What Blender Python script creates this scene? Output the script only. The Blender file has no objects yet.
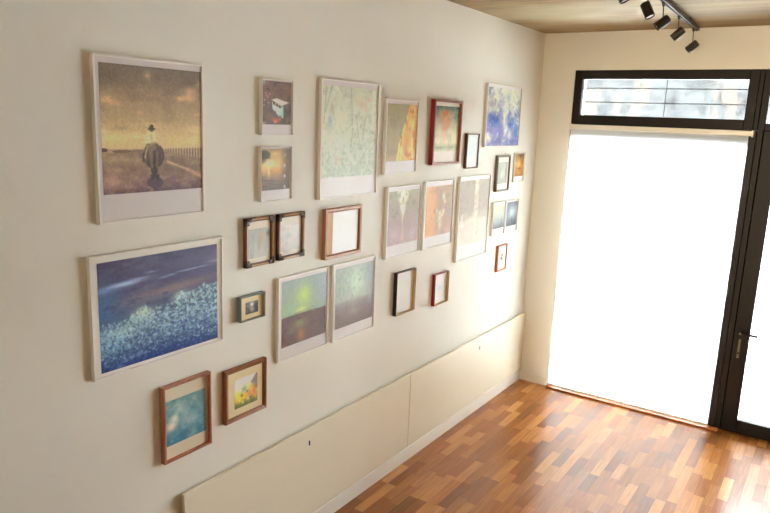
import bpy, bmesh, math
import numpy as np
from mathutils import Vector, Matrix

S = bpy.context.scene
COL = S.collection

# ------------------------------------------------------------------ camera
cd = bpy.data.cameras.new('camera')
cd.sensor_fit = 'HORIZONTAL'
cd.sensor_width = 36.0
cd.lens = 677.38 / 770.0 * 36.0
cd.clip_start = 0.05
cam = bpy.data.objects.new('camera', cd)
COL.objects.link(cam)
_r = (0.82582093, 0.5625813, 0.03901365)
_u = (-0.14363723, 0.14293824, 0.97925329)
_f = (-0.54533305, 0.81429168, -0.19884901)
cam.matrix_world = Matrix(((_r[0], _u[0], -_f[0], 2.21034),
                           (_r[1], _u[1], -_f[1], -5.54348),
                           (_r[2], _u[2], -_f[2], 2.26125),
                           (0, 0, 0, 1)))
S.camera = cam

# ------------------------------------------------------------------ sky, daylight, exposure
SKY_STRENGTH = 39.0
w = bpy.data.worlds.new('sky')
S.world = w
w.use_nodes = True
bg = w.node_tree.nodes['Background']
bg.inputs[0].default_value = (0.94, 1.0, 1.06, 1)
bg.inputs[1].default_value = SKY_STRENGTH


def portal(name, x0, x1, y, z0, z1):
    l = bpy.data.lights.new(name, 'AREA')
    l.shape = 'RECTANGLE'
    l.size = x1 - x0
    l.size_y = z1 - z0
    l.cycles.is_portal = True
    o = bpy.data.objects.new(name, l)
    COL.objects.link(o)
    o.location = ((x0 + x1) / 2, y, (z0 + z1) / 2)
    o.rotation_euler = (math.radians(-90), 0, 0)


portal('daylight_opening', 0.28, 3.4, 0.34, 0.0, 2.7)
# added warm fill behind the camera to brighten the end wall; no window built
FILL = 29.0
fl = bpy.data.lights.new('rear_fill', 'AREA')
fl.shape = 'RECTANGLE'
fl.size, fl.size_y = 3.2, 1.8
fl.energy = FILL
fl.color = (1.0, 0.86, 0.60)
fl.spread = math.radians(48)
fo = bpy.data.objects.new('rear_fill', fl)
COL.objects.link(fo)
fo.location = (2.5, -7.9, 1.8)
fo.rotation_euler = (math.radians(90), 0, 0)

vs = S.view_settings
vs.view_transform = 'Standard'
vs.look = 'None'
vs.exposure = 0.07
vs.gamma = 1.0
vs.use_curve_mapping = False
S.cycles.max_bounces = 12
S.cycles.diffuse_bounces = 8
S.cycles.glossy_bounces = 4
S.cycles.transparent_max_bounces = 16
S.cycles.sample_clamp_indirect = 20.0
S.cycles.use_denoising = True
S.cycles.use_adaptive_sampling = False


# ------------------------------------------------------------------ helpers
def lin(c):
    c = np.asarray(c, float)
    return np.where(c <= 0.04045, c / 12.92, ((c + 0.055) / 1.055) ** 2.4)


def rgb(r, g, b):
    return tuple(float(v) for v in lin(np.array([r, g, b]) / 255.0)) + (1.0,)


def new_mat(name):
    m = bpy.data.materials.new(name)
    m.use_nodes = True
    nt = m.node_tree
    return m, nt, nt.nodes['Principled BSDF']


def mat(name, col, rough=0.5, spec=0.5, var=0.04, scale=30.0, bump=0.0, metal=0.0, coat=0.0, stretch=(1, 1, 1)):
    """Procedural material: a base colour gently varied by noise, optional bump."""
    m, nt, b = new_mat(name)
    N, L = nt.nodes, nt.links
    tc = N.new('ShaderNodeTexCoord')
    mp = N.new('ShaderNodeMapping')
    mp.inputs['Scale'].default_value = stretch
    nz = N.new('ShaderNodeTexNoise')
    nz.inputs['Scale'].default_value = scale
    nz.inputs['Detail'].default_value = 4
    L.new(tc.outputs['Object'], mp.inputs['Vector'])
    L.new(mp.outputs['Vector'], nz.inputs['Vector'])
    rp = N.new('ShaderNodeValToRGB')
    rp.color_ramp.elements[0].position = 0.3
    rp.color_ramp.elements[1].position = 0.7
    rp.color_ramp.elements[0].color = tuple(c * (1 - var) for c in col[:3]) + (1,)
    rp.color_ramp.elements[1].color = tuple(min(1, c * (1 + var)) for c in col[:3]) + (1,)
    L.new(nz.outputs['Fac'], rp.inputs['Fac'])
    L.new(rp.outputs['Color'], b.inputs['Base Color'])
    b.inputs['Roughness'].default_value = rough
    b.inputs['Specular IOR Level'].default_value = spec
    b.inputs['Metallic'].default_value = metal
    b.inputs['Coat Weight'].default_value = coat
    b.inputs['Coat Roughness'].default_value = 0.08
    if bump:
        bp = N.new('ShaderNodeBump')
        bp.inputs['Strength'].default_value = bump
        bp.inputs['Distance'].default_value = 0.002
        L.new(nz.outputs['Fac'], bp.inputs['Height'])
        L.new(bp.outputs['Normal'], b.inputs['Normal'])
    return m


def obj(name, bm, mats, parent=None, smooth=False):
    me = bpy.data.meshes.new(name)
    bmesh.ops.recalc_face_normals(bm, faces=bm.faces)
    bm.to_mesh(me)
    bm.free()
    for m in (mats if isinstance(mats, (list, tuple)) else [mats]):
        me.materials.append(m)
    if smooth:
        for p in me.polygons:
            p.use_smooth = True
    o = bpy.data.objects.new(name, me)
    COL.objects.link(o)
    if parent:
        o.parent = parent
    return o


def struct(o, label=None):
    o['kind'] = 'structure'
    if label:
        o['label'] = label
    return o


def thing(name, label, cat, loc=(0, 0, 0), group=None):
    o = bpy.data.objects.new(name, None)
    o.empty_display_size = 0.05
    COL.objects.link(o)
    o.location = loc
    o['label'] = label
    o['category'] = cat
    if group:
        o['group'] = group
    return o


def empty(name, loc=(0, 0, 0)):
    o = bpy.data.objects.new(name, None)
    o.empty_display_size = 0.05
    COL.objects.link(o)
    o.location = loc
    return o


def box(bm, x0, x1, y0, y1, z0, z1, bev=0.0, mi=0):
    vs_ = [bm.verts.new((x, y, z)) for x in (x0, x1) for y in (y0, y1) for z in (z0, z1)]
    idx = [(0, 1, 3, 2), (4, 6, 7, 5), (0, 4, 5, 1), (2, 3, 7, 6), (0, 2, 6, 4), (1, 5, 7, 3)]
    fs = [bm.faces.new([vs_[i] for i in q]) for q in idx]
    for f in fs:
        f.material_index = mi
    if bev:
        es = list({e for f in fs for e in f.edges})
        bmesh.ops.bevel(bm, geom=es, offset=bev, segments=2, affect='EDGES', profile=0.5)
    return bm


def mkbox(*a, **k):
    return box(bmesh.new(), *a, **k)


def cyl(bm, p0, p1, r0, r1=None, n=20, cap=True):
    r1 = r0 if r1 is None else r1
    p0, p1 = Vector(p0), Vector(p1)
    d = (p1 - p0).normalized()
    a = d.orthogonal().normalized()
    b = d.cross(a)
    l0, l1 = [], []
    for i in range(n):
        t = 2 * math.pi * i / n
        v = a * math.cos(t) + b * math.sin(t)
        l0.append(bm.verts.new(p0 + v * r0))
        l1.append(bm.verts.new(p1 + v * r1))
    for i in range(n):
        j = (i + 1) % n
        bm.faces.new((l0[i], l0[j], l1[j], l1[i]))
    if cap:
        bm.faces.new(l0[::-1])
        bm.faces.new(l1)
    return bm


def ring(bm, y0, y1, z0, z1, loops, mis=None):
    """Mitred rectangular frame on a wall x=0: loops = [(inset, x)], swept round and closed."""
    L = []
    for ins, x in loops:
        L.append([bm.verts.new((x, y0 + ins, z0 + ins)), bm.verts.new((x, y1 - ins, z0 + ins)),
                  bm.verts.new((x, y1 - ins, z1 - ins)), bm.verts.new((x, y0 + ins, z1 - ins))])
    n = len(L)
    for k in range(n):
        A, B = L[k], L[(k + 1) % n]
        for i in range(4):
            j = (i + 1) % 4
            f = bm.faces.new((A[i], A[j], B[j], B[i]))
            if mis:
                f.material_index = mis[k]
    return bm


# ------------------------------------------------------------------ materials of the room
M_wall = mat('wall_paint', rgb(238, 235, 226), rough=0.55, var=0.012, scale=3.0, bump=0.05)
M_far = mat('taupe_wall_paint', rgb(176, 166, 146), rough=0.7, var=0.02, scale=3)
M_panel = mat('panel_paint', rgb(238, 229, 208), rough=0.38, var=0.01, scale=4.0)
M_trim = mat('trim_paint', rgb(245, 241, 232), rough=0.35, var=0.01, scale=6.0)
M_black = mat('dark_bronze_aluminium', rgb(32, 24, 20), rough=0.45, spec=0.2, var=0.08, scale=60.0)
M_bar = mat('weathered_bar', (0.08, 0.08, 0.08, 1), rough=0.9, spec=0.0, var=0.1)
M_steel = mat('satin_steel', rgb(150, 146, 140), rough=0.35, metal=0.9, var=0.05)
M_brass = mat('aged_brass', rgb(124, 108, 84), rough=0.5, metal=0.4, var=0.1, scale=90)
M_dark = mat('slot_black', rgb(22, 18, 15), rough=0.7, var=0.05)
M_spot = mat('spotlight_black', rgb(34, 26, 22), rough=0.42, var=0.06)
M_track = mat('track_grey', rgb(70, 62, 54), rough=0.4, var=0.05)
M_lens = mat('reflector', rgb(220, 215, 205), rough=0.25, var=0.03)
M_white = mat('white_lacquer', rgb(242, 239, 234), rough=0.35, var=0.015, scale=20)
M_edge = mat('print_backing_edge', rgb(205, 192, 178), rough=0.5, var=0.02, scale=20)
M_cream = mat('cream_mat_board', rgb(234, 216, 172), rough=0.65, var=0.02, scale=60)


def ceiling_mat():
    m, nt, b = new_mat('board_marked_ceiling')
    N, L = nt.nodes, nt.links
    tc = N.new('ShaderNodeTexCoord')
    mp = N.new('ShaderNodeMapping')
    mp.inputs['Scale'].default_value = (0.5, 8.0, 1)
    mp.inputs['Rotation'].default_value = (0, 0, math.radians(4))
    L.new(tc.outputs['Object'], mp.inputs['Vector'])
    n1 = N.new('ShaderNodeTexNoise')
    n1.inputs['Scale'].default_value = 2.2
    n1.inputs['Detail'].default_value = 8
    n1.inputs['Distortion'].default_value = 0.7
    L.new(mp.outputs['Vector'], n1.inputs['Vector'])
    r1 = N.new('ShaderNodeValToRGB')
    e = r1.color_ramp.elements
    e[0].position, e[0].color = 0.30, rgb(128, 104, 68)
    e[1].position, e[1].color = 0.72, rgb(166, 140, 98)
    k = e.new(0.5)
    k.color = rgb(150, 122, 78)
    L.new(n1.outputs['Fac'], r1.inputs['Fac'])
    n2 = N.new('ShaderNodeTexNoise')          # pale stained patches
    n2.inputs['Scale'].default_value = 1.1
    n2.inputs['Detail'].default_value = 3
    L.new(tc.outputs['Object'], n2.inputs['Vector'])
    r2 = N.new('ShaderNodeValToRGB')
    r2.color_ramp.elements[0].position = 0.48
    r2.color_ramp.elements[1].position = 0.72
    L.new(n2.outputs['Fac'], r2.inputs['Fac'])
    mx = N.new('ShaderNodeMix')
    mx.data_type = 'RGBA'
    L.new(r2.outputs['Color'], mx.inputs['Factor'])
    L.new(r1.outputs['Color'], mx.inputs['A'])
    mx.inputs['B'].default_value = rgb(180, 164, 128)
    # board joints
    sp = N.new('ShaderNodeSeparateXYZ')
    L.new(tc.outputs['Object'], sp.inputs['Vector'])
    md = N.new('ShaderNodeMath')
    md.operation = 'PINGPONG'
    md.inputs[1].default_value = 0.3
    L.new(sp.outputs['Y'], md.inputs[0])
    cmp_ = N.new('ShaderNodeMath')
    cmp_.operation = 'LESS_THAN'
    cmp_.inputs[1].default_value = 0.006
    L.new(md.outputs[0], cmp_.inputs[0])
    mx2 = N.new('ShaderNodeMix')
    mx2.data_type = 'RGBA'
    mu = N.new('ShaderNodeMath')
    mu.operation = 'MULTIPLY'
    mu.inputs[1].default_value = 0.35
    L.new(cmp_.outputs[0], mu.inputs[0])
    L.new(mu.outputs[0], mx2.inputs['Factor'])
    L.new(mx.outputs['Result'], mx2.inputs['A'])
    mx2.inputs['B'].default_value = rgb(118, 90, 58)
    L.new(mx2.outputs['Result'], b.inputs['Base Color'])
    b.inputs['Roughness'].default_value = 0.7
    return m


def parquet_mat():
    m, nt, b = new_mat('oiled_parquet')
    N, L = nt.nodes, nt.links

    def math_(op, a, c=None):
        n = N.new('ShaderNodeMath')
        n.operation = op
        for i, v in ((0, a), (1, c)):
            if v is None:
                continue
            if isinstance(v, (int, float)):
                n.inputs[i].default_value = v
            else:
                L.new(v, n.inputs[i])
        return n.outputs[0]

    tc = N.new('ShaderNodeTexCoord')
    sp = N.new('ShaderNodeSeparateXYZ')
    L.new(tc.outputs['Object'], sp.inputs['Vector'])
    W = 0.062
    u = math_('DIVIDE', math_('ADD', sp.outputs['X'], 0.035), W)
    row = math_('FLOOR', u)
    wn = N.new('ShaderNodeTexWhiteNoise')
    wn.noise_dimensions = '1D'
    L.new(row, wn.inputs['W'])
    ln = math_('ADD', math_('MULTIPLY', wn.outputs['Value'], 0.14), 0.24)
    wn2 = N.new('ShaderNodeTexWhiteNoise')
    wn2.noise_dimensions = '1D'
    L.new(math_('ADD', row, 57.3), wn2.inputs['W'])
    v = math_('ADD', math_('DIVIDE', sp.outputs['Y'], ln), math_('MULTIPLY', wn2.outputs['Value'], 9.0))
    cell = math_('FLOOR', v)
    cx = N.new('ShaderNodeCombineXYZ')
    L.new(row, cx.inputs['X'])
    L.new(cell, cx.inputs['Y'])
    wn3 = N.new('ShaderNodeTexWhiteNoise')
    wn3.noise_dimensions = '2D'
    L.new(cx.outputs[0], wn3.inputs['Vector'])
    rp = N.new('ShaderNodeValToRGB')
    e = rp.color_ramp.elements
    e[0].position, e[0].color = 0.0, rgb(134, 84, 46)
    e[1].position, e[1].color = 1.0, rgb(206, 144, 80)
    for p_, c_ in ((0.10, rgb(146, 92, 50)), (0.28, rgb(158, 98, 50)), (0.6, rgb(172, 110, 58)), (0.82, rgb(188, 124, 66))):
        k = e.new(p_)
        k.color = c_
    L.new(wn3.outputs['Value'], rp.inputs['Fac'])
    # grain
    mp = N.new('ShaderNodeMapping')
    mp.inputs['Scale'].default_value = (90, 5, 1)
    L.new(tc.outputs['Object'], mp.inputs['Vector'])
    off = N.new('ShaderNodeVectorMath')
    off.operation = 'ADD'
    L.new(mp.outputs[0], off.inputs[0])
    sc_ = N.new('ShaderNodeVectorMath')
    sc_.operation = 'SCALE'
    sc_.inputs['Scale'].default_value = 40.0
    L.new(wn3.outputs['Color'], sc_.inputs[0])
    L.new(sc_.outputs[0], off.inputs[1])
    nz = N.new('ShaderNodeTexNoise')
    nz.inputs['Scale'].default_value = 1.0
    nz.inputs['Detail'].default_value = 5
    L.new(off.outputs[0], nz.inputs['Vector'])
    gr = N.new('ShaderNodeValToRGB')
    gr.color_ramp.elements[0].position = 0.32
    gr.color_ramp.elements[0].color = (0.80, 0.78, 0.76, 1)
    gr.color_ramp.elements[1].position = 0.68
    gr.color_ramp.elements[1].color = (1.12, 1.1, 1.08, 1)
    L.new(nz.outputs['Fac'], gr.inputs['Fac'])
    mul = N.new('ShaderNodeMix')
    mul.data_type = 'RGBA'
    mul.blend_type = 'MULTIPLY'
    mul.inputs['Factor'].default_value = 1.0
    L.new(rp.outputs['Color'], mul.inputs['A'])
    L.new(gr.outputs['Color'], mul.inputs['B'])
    # joints
    fu = math_('PINGPONG', u, 0.5)
    fv = math_('MULTIPLY', math_('PINGPONG', v, 0.5), 4.5)
    jt = math_('LESS_THAN', math_('MINIMUM', fu, fv), 0.014)
    mj = N.new('ShaderNodeMix')
    mj.data_type = 'RGBA'
    L.new(math_('MULTIPLY', jt, 0.55), mj.inputs['Factor'])
    L.new(mul.outputs['Result'], mj.inputs['A'])
    mj.inputs['B'].default_value = rgb(60, 32, 16)
    L.new(mj.outputs['Result'], b.inputs['Base Color'])
    rr = N.new('ShaderNodeMapRange')
    rr.inputs['To Min'].default_value = 0.19
    rr.inputs['To Max'].default_value = 0.25
    L.new(wn3.outputs['Value'], rr.inputs['Value'])
    L.new(rr.outputs[0], b.inputs['Roughness'])
    b.inputs['Specular IOR Level'].default_value = 0.27
    return m


def glass_mat():
    m = bpy.data.materials.new('window_glass')
    m.use_nodes = True
    nt = m.node_tree
    N, L = nt.nodes, nt.links
    N.remove(N['Principled BSDF'])
    tr = N.new('ShaderNodeBsdfTransparent')
    tr.inputs[0].default_value = (0.95, 0.975, 0.965, 1)
    gl = N.new('ShaderNodeBsdfGlossy')
    gl.inputs['Roughness'].default_value = 0.02
    fr = N.new('ShaderNodeFresnel')
    fr.inputs['IOR'].default_value = 1.45
    mx = N.new('ShaderNodeMixShader')
    L.new(fr.outputs[0], mx.inputs[0])
    L.new(tr.outputs[0], mx.inputs[1])
    L.new(gl.outputs[0], mx.inputs[2])
    L.new(mx.outputs[0], N['Material Output'].inputs[0])
    return m


def blind_mat():
    m = bpy.data.materials.new('blind_fabric')
    m.use_nodes = True
    nt = m.node_tree
    N, L = nt.nodes, nt.links
    N.remove(N['Principled BSDF'])
    tc = N.new('ShaderNodeTexCoord')
    wv = N.new('ShaderNodeTexNoise')
    wv.inputs['Scale'].default_value = 120
    L.new(tc.outputs['Object'], wv.inputs['Vector'])
    rp = N.new('ShaderNodeValToRGB')
    rp.color_ramp.elements[0].color = (0.82, 0.815, 0.80, 1)
    rp.color_ramp.elements[1].color = (0.85, 0.845, 0.83, 1)
    L.new(wv.outputs['Fac'], rp.inputs['Fac'])
    tl = N.new('ShaderNodeBsdfTranslucent')
    df = N.new('ShaderNodeBsdfDiffuse')
    L.new(rp.outputs['Color'], tl.inputs[0])
    L.new(rp.outputs['Color'], df.inputs[0])
    mx = N.new('ShaderNodeMixShader')
    mx.inputs[0].default_value = 0.28
    L.new(tl.outputs[0], mx.inputs[1])
    L.new(df.outputs[0], mx.inputs[2])
    L.new(mx.outputs[0], N['Material Output'].inputs[0])
    return m


def facade_mat():
    """Old courtyard wall: grey render with patches of peach brick and pale stains."""
    m, nt, b = new_mat('courtyard_render')
    N, L = nt.nodes, nt.links
    tc = N.new('ShaderNodeTexCoord')
    n1 = N.new('ShaderNodeTexNoise')
    n1.inputs['Scale'].default_value = 3.5
    n1.inputs['Detail'].default_value = 9
    n1.inputs['Roughness'].default_value = 0.7
    L.new(tc.outputs['Object'], n1.inputs['Vector'])
    r1 = N.new('ShaderNodeValToRGB')
    e = r1.color_ramp.elements
    e[0].position, e[0].color = 0.36, (0.016, 0.016, 0.016, 1)
    e[1].position, e[1].color = 0.66, (0.046, 0.046, 0.046, 1)
    L.new(n1.outputs['Fac'], r1.inputs['Fac'])
    mp = N.new('ShaderNodeMapping')
    mp.inputs['Scale'].default_value = (1.6, 1, 0.7)
    L.new(tc.outputs['Object'], mp.inputs['Vector'])
    n2 = N.new('ShaderNodeTexNoise')
    n2.inputs['Scale'].default_value = 2.2
    n2.inputs['Detail'].default_value = 9
    n2.inputs['Roughness'].default_value = 0.68
    L.new(mp.outputs[0], n2.inputs['Vector'])
    r2 = N.new('ShaderNodeValToRGB')
    r2.color_ramp.elements[0].position = 0.52
    r2.color_ramp.elements[1].position = 0.62
    L.new(n2.outputs['Fac'], r2.inputs['Fac'])
    mx = N.new('ShaderNodeMix')
    mx.data_type = 'RGBA'
    L.new(r2.outputs['Color'], mx.inputs['Factor'])
    L.new(r1.outputs['Color'], mx.inputs['A'])
    mx.inputs['B'].default_value = (0.050, 0.040, 0.033, 1)
    L.new(mx.outputs['Result'], b.inputs['Base Color'])
    b.inputs['Roughness'].default_value = 0.9
    b.inputs['Specular IOR Level'].default_value = 0.0
    return m


M_floor, M_ceil, M_glass, M_blind, M_facade = parquet_mat(), ceiling_mat(), glass_mat(), blind_mat(), facade_mat()
M_paving = mat('courtyard_paving', (0.72, 0.72, 0.71, 1), rough=0.9, var=0.1, scale=4)
M_bounce = mat('bounce_white', (0.64, 0.64, 0.63, 1), rough=0.9, var=0.05, scale=3)  # pale tone invented to bounce daylight indoors
M_thresh = mat('threshold_wood', rgb(190, 112, 52), rough=0.25, var=0.2, scale=6, stretch=(1, 12, 12))

# ------------------------------------------------------------------ room shell
RX, RY, H = 4.6, -8.0, 3.0
struct(obj('floor', mkbox(-0.3, RX + 0.3, RY - 0.3, 0.1, -0.15, 0.0), M_floor), 'glossy mixed brown wooden block parquet floor')
struct(obj('ceiling', mkbox(-0.3, RX + 0.3, RY - 0.3, 0.35, H, H + 0.2), M_ceil), 'tan board-marked ceiling')
struct(obj('wall_left', mkbox(-0.3, 0.0, RY - 0.3, 0.35, 0.0, H), M_wall), 'white gallery wall carrying the pictures')
struct(obj('wall_right', mkbox(RX, RX + 0.3, RY - 0.3, 0.35, 0.0, H), M_far))
struct(obj('wall_rear', mkbox(0.0, RX, RY - 0.3, RY, 0.0, H), M_far))
WX0, WX1, WZ = 0.28, 3.4, 2.707
bm = bmesh.new()
box(bm, 0.0, WX0, 0.0, 0.3, 0.0, H)
box(bm, WX0, WX1, 0.0, 0.3, WZ, H)
box(bm, WX1, RX, 0.0, 0.3, 0.0, H)
struct(obj('wall_back', bm, M_wall), 'white end wall around the dark framed glazing')

bm = bmesh.new()
box(bm, 0.0005, 0.027, -3.79, -0.0165, 0.0, 0.088, bev=0.003)
box(bm, 0.0005, 0.034, -3.79, -0.0165, 0.088, 0.1, bev=0.003)
struct(obj('baseboard_left', bm, M_trim))
bm = bmesh.new()
box(bm, 0.0, 0.274, -0.012, 0.0, 0.0, 0.056, bev=0.0)
box(bm, 0.0, 0.274, -0.016, 0.0, 0.056, 0.066, bev=0.003)
struct(obj('baseboard_back', bm, M_trim))
bm = bmesh.new()
box(bm, 0.29, 1.672, -0.062, -0.001, 0.0, 0.016, bev=0.005)
struct(obj('trim_1', bm, M_thresh), 'orange-brown wooden threshold strip under the blind')

# courtyard outside
struct(obj('added_sky_screen', mkbox(-0.5, 4.6, 0.3, 1.3, 2.95, 3.1), M_far))  # added unseen slab, blocks steep sky light reaching the floor by the door
struct(obj('courtyard_paving', mkbox(-6, 11, 0.1, 7.0, -0.15, -0.03), M_paving))
struct(obj('courtyard_wall', mkbox(-6, 11, 6.0, 6.4, 2.25, 3.9), M_facade))
struct(obj('courtyard_bounce_wall', mkbox(-6, 11, 5.97, 6.4, -0.1, 2.25), M_bounce))  # lower wall whitened as an added reflector, bouncing daylight onto the gallery wall


# ------------------------------------------------------------------ glazing
def glazed_frame(name, x0, x1, z0, z1, l, r, b, t, label, y0=0.0, y1=0.06, pane=True):
    root = empty(name, ((x0 + x1) / 2, 0, z0))
    struct(root, label)
    ox, oz = (x0 + x1) / 2, z0
    bm = bmesh.new()
    X0, X1, Z1 = x0 - ox, x1 - ox, z1 - oz
    bv = 0.004
    box(bm, X0, X0 + l, y0, y1, 0, Z1, bev=bv)
    box(bm, X1 - r, X1, y0, y1, 0, Z1, bev=bv)
    box(bm, X0 + l, X1 - r, y0, y1, 0, b, bev=bv)
    box(bm, X0 + l, X1 - r, y0, y1, Z1 - t, Z1, bev=bv)
    # glazing bead set back from the face
    obj('window_frame', bm, M_black, root)
    if pane:
        obj('pane', mkbox(X0 + l - 0.004, X1 - r + 0.004, y0 + 0.032, y0 + 0.038, b - 0.004, Z1 - t + 0.004), M_glass, root)
    return root


# upper light over the blind, then the fixed pane behind the blind
glazed_frame('window_1', 0.28, 1.61, 2.283, WZ, 0.065, 0.064, 0.073, 0.07, 'wide dark framed window strip above the white blind')
glazed_frame('window_2', 0.28, 1.596, 0.0, 2.283, 0.022, 0.004, 0.03, 0.115, 'dark framed fixed window behind the white blind')  # top rail deepened out of sight to dim the upper blind fabric
bm = bmesh.new()
box(bm, 1.596, 1.640, -0.004, 0.07, 0.0, 2.283, bev=0.004)
box(bm, 1.61, 1.640, -0.004, 0.07, 2.2835, WZ, bev=0.004)
box(bm, 1.641, 1.680, 0.002, 0.07, 0.0, 2.283, bev=0.004)
box(bm, 1.660, 1.720, 0.058, 0.10, 0.0, 2.30)
struct(obj('trim_3', mkbox(1.721, 2.62, 0.0585, 0.10, 0.0, 0.04), M_black), 'dark sill under the glass door')
struct(obj('trim_2', bm, M_black), 'dark vertical post between the blind and the glass door')
glazed_frame('window_3', 1.641, 2.62, 2.2835, WZ, 0.045, 0.06, 0.05, 0.07, 'dark framed window strip above the glass door')

glazed_frame('added_window', 2.622, 3.4, 0.0, WZ, 0.06, 0.06, 0.08, 0.07, 'dark framed glazing added out of view beyond the glass door for daylight')  # invented pane out of view, put in for extra neutral daylight
door = glazed_frame('door_1', 1.684, 2.618, 0.008, 2.281, 0.105, 0.105, 0.105, 0.085, 'dark framed glass door with lever handle', y0=0.004, y1=0.056)
dl = door.location
lk = bmesh.new()
box(lk, 1.720 - dl.x, 1.738 - dl.x, -0.004, 0.004, 0.60 - dl.z, 0.75 - dl.z, bev=0.0025)
lock = obj('lock_plate', lk, M_brass, door)
kb = bmesh.new()
cyl(kb, (1.729 - dl.x, -0.0075, 0.64 - dl.z), (1.729 - dl.x, -0.0035, 0.64 - dl.z), 0.008)
box(kb, 1.7275 - dl.x, 1.7305 - dl.x, -0.009, -0.0045, 0.625 - dl.z, 0.638 - dl.z)
obj('keyhole', kb, M_dark, lock)
hb = bmesh.new()
cyl(hb, (1.728 - dl.x, -0.008, 0.805 - dl.z), (1.728 - dl.x, 0.004, 0.805 - dl.z), 0.024, n=28)
cyl(hb, (1.728 - dl.x, -0.05, 0.805 - dl.z), (1.728 - dl.x, -0.008, 0.805 - dl.z), 0.010)
cyl(hb, (1.722 - dl.x, -0.045, 0.805 - dl.z), (1.845 - dl.x, -0.045, 0.800 - dl.z), 0.0115, 0.0100)
hand = obj('door_handle', hb, M_black, door, smooth=False)
rs = bmesh.new()
cyl(rs, (1.728 - dl.x, -0.056, 0.805 - dl.z), (1.728 - dl.x, -0.0495, 0.805 - dl.z), 0.008)
obj('handle_screw', rs, M_steel, hand)

# burglar bars outside the upper lights
gb = thing('window_guard', 'thin grey horizontal guard bars outside the window strip above the blind', 'window guard', (0.3, 0.13, 2.45))
for z in (2.574, 2.464):
    o = obj('bar', cyl(bmesh.new(), (-0.01, 0, z - 2.45), (3.09, 0, z - 2.45), 0.0042, n=10), M_bar, gb)
o = obj('upright', cyl(bmesh.new(), (0.665, 0.008, -0.09), (0.665, 0.008, 0.257), 0.0032, n=10), M_bar, gb)

# ------------------------------------------------------------------ roller blind
bl = thing('roller_blind', 'white translucent blind drawn down to the floor beside the glass door', 'blind', (0.95, -0.045, 0.03))
BX0, BX1 = 0.301 - 0.95, 1.597 - 0.95
bm = bmesh.new()
nz_ = 60
cols = 2
vv = []
for i in range(nz_ + 1):
    z = 0.008 + (2.235 - 0.008) * i / nz_
    fold = 0.0035 * math.sin(z * 2 * math.pi / 0.19) if z < 2.0 else 0.0
    vv.append([bm.verts.new((BX0 + (BX1 - BX0) * j / cols, -0.004 + fold, z)) for j in range(cols + 1)])
for i in range(nz_):
    for j in range(cols):
        bm.faces.new((vv[i][j], vv[i][j + 1], vv[i + 1][j + 1], vv[i + 1][j]))
obj('fabric', bm, M_blind, bl, smooth=True)
obj('bottom_bar', mkbox(BX0, BX1, -0.009, 0.003, 0.0, 0.016, bev=0.003), M_white, bl)
bm = bmesh.new()
box(bm, 0.292 - 0.95, 1.621 - 0.95, -0.018, 0.036, 2.212, 2.250, bev=0.006)
obj('head_rail', bm, M_trim, bl)
for xs in (0.288 - 0.95, 1.618 - 0.95):
    obj('bracket', mkbox(xs - 0.004, xs + 0.008, -0.021, 0.041, 2.205, 2.254, bev=0.002), M_white, bl)
bm = bmesh.new()
cyl(bm, (0.297 - 0.95, -0.02, 1.25), (0.297 - 0.95, -0.02, 2.21), 0.0022, n=8)
obj('pull_cord', bm, M_white, bl)

# ------------------------------------------------------------------ low wall panels with key fittings
def wall_panel(y0, y1, label, fy, fz):
    t = thing('wall_panel', label, 'wall panel', (0, (y0 + y1) / 2, 0.1), 'low white wall panels')
    oy, oz = (y0 + y1) / 2, 0.1
    obj('board', mkbox(0.0145, 0.031, y0 - oy + 0.0015, y1 - oy - 0.0015, 0.002, 0.625 - oz, bev=0.0025), M_panel, t)
    for yy in (y0 - oy + 0.25, y1 - oy - 0.25):
        obj('batten', mkbox(0.0005, 0.0150, yy - 0.03, yy + 0.03, 0.05, 0.50), M_trim, t)
    bm = bmesh.new()
    cyl(bm, (0.0308, fy - oy, fz - oz), (0.034, fy - oy, fz - oz), 0.022, 0.019, n=28)
    f = obj('key_rosette', bm, M_trim, t)
    bm = bmesh.new()
    box(bm, 0.0335, 0.035, fy - oy - 0.006, fy - oy + 0.006, fz - oz - 0.014, fz - oz + 0.014, bev=0.0005)
    obj('key_slot', bm, M_dark, f)
    return t


wall_panel(-3.785, -1.927, 'low white wall panel below the yellow flower picture, away from the corner', -2.951, 0.54)
wall_panel(-1.927, -0.003, 'low white wall panel running into the corner beside the blind', -0.91, 0.535)

# ------------------------------------------------------------------ track and spotlights
def track_x(y):
    return 1.188 + (-0.161 - y) * 0.0342


tr = thing('lighting_track', 'dark grey ceiling track carrying five small black spotlights', 'lighting track', (track_x(-1.6), -1.6, 2.96))
bm = bmesh.new()
ya, yb = -3.3, -0.161
for sx0, sx1, z0, z1 in ((-0.013, -0.009, 0.0, 0.026), (0.009, 0.013, 0.0, 0.026), (-0.009, 0.009, 0.011, 0.026)):
    vs_ = []
    for y in (ya, yb):
        xx = track_x(y) - track_x(-1.6)
        vs_ += [bm.verts.new((xx + sx, y + 1.6, z)) for sx in (sx0, sx1) for z in (z0, z1)]
    for q in ((0, 1, 3, 2), (4, 6, 7, 5), (0, 4, 5, 1), (2, 3, 7, 6), (0, 2, 6, 4), (1, 5, 7, 3)):
        bm.faces.new([vs_[i] for i in q])
obj('rail', bm, M_track, tr)
xx = track_x(yb) - track_x(-1.6)
obj('end_cap', mkbox(xx - 0.014, xx + 0.014, yb + 1.6, yb + 1.608, -0.001, 0.027, bev=0.001), M_spot, tr)
for yy in (-0.5, -1.6, -2.7):
    xm = track_x(yy) - track_x(-1.6)
    obj('mount', mkbox(xm - 0.008, xm + 0.008, yy + 1.58, yy + 1.62, 0.0255, 0.0405), M_track, tr)


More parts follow.
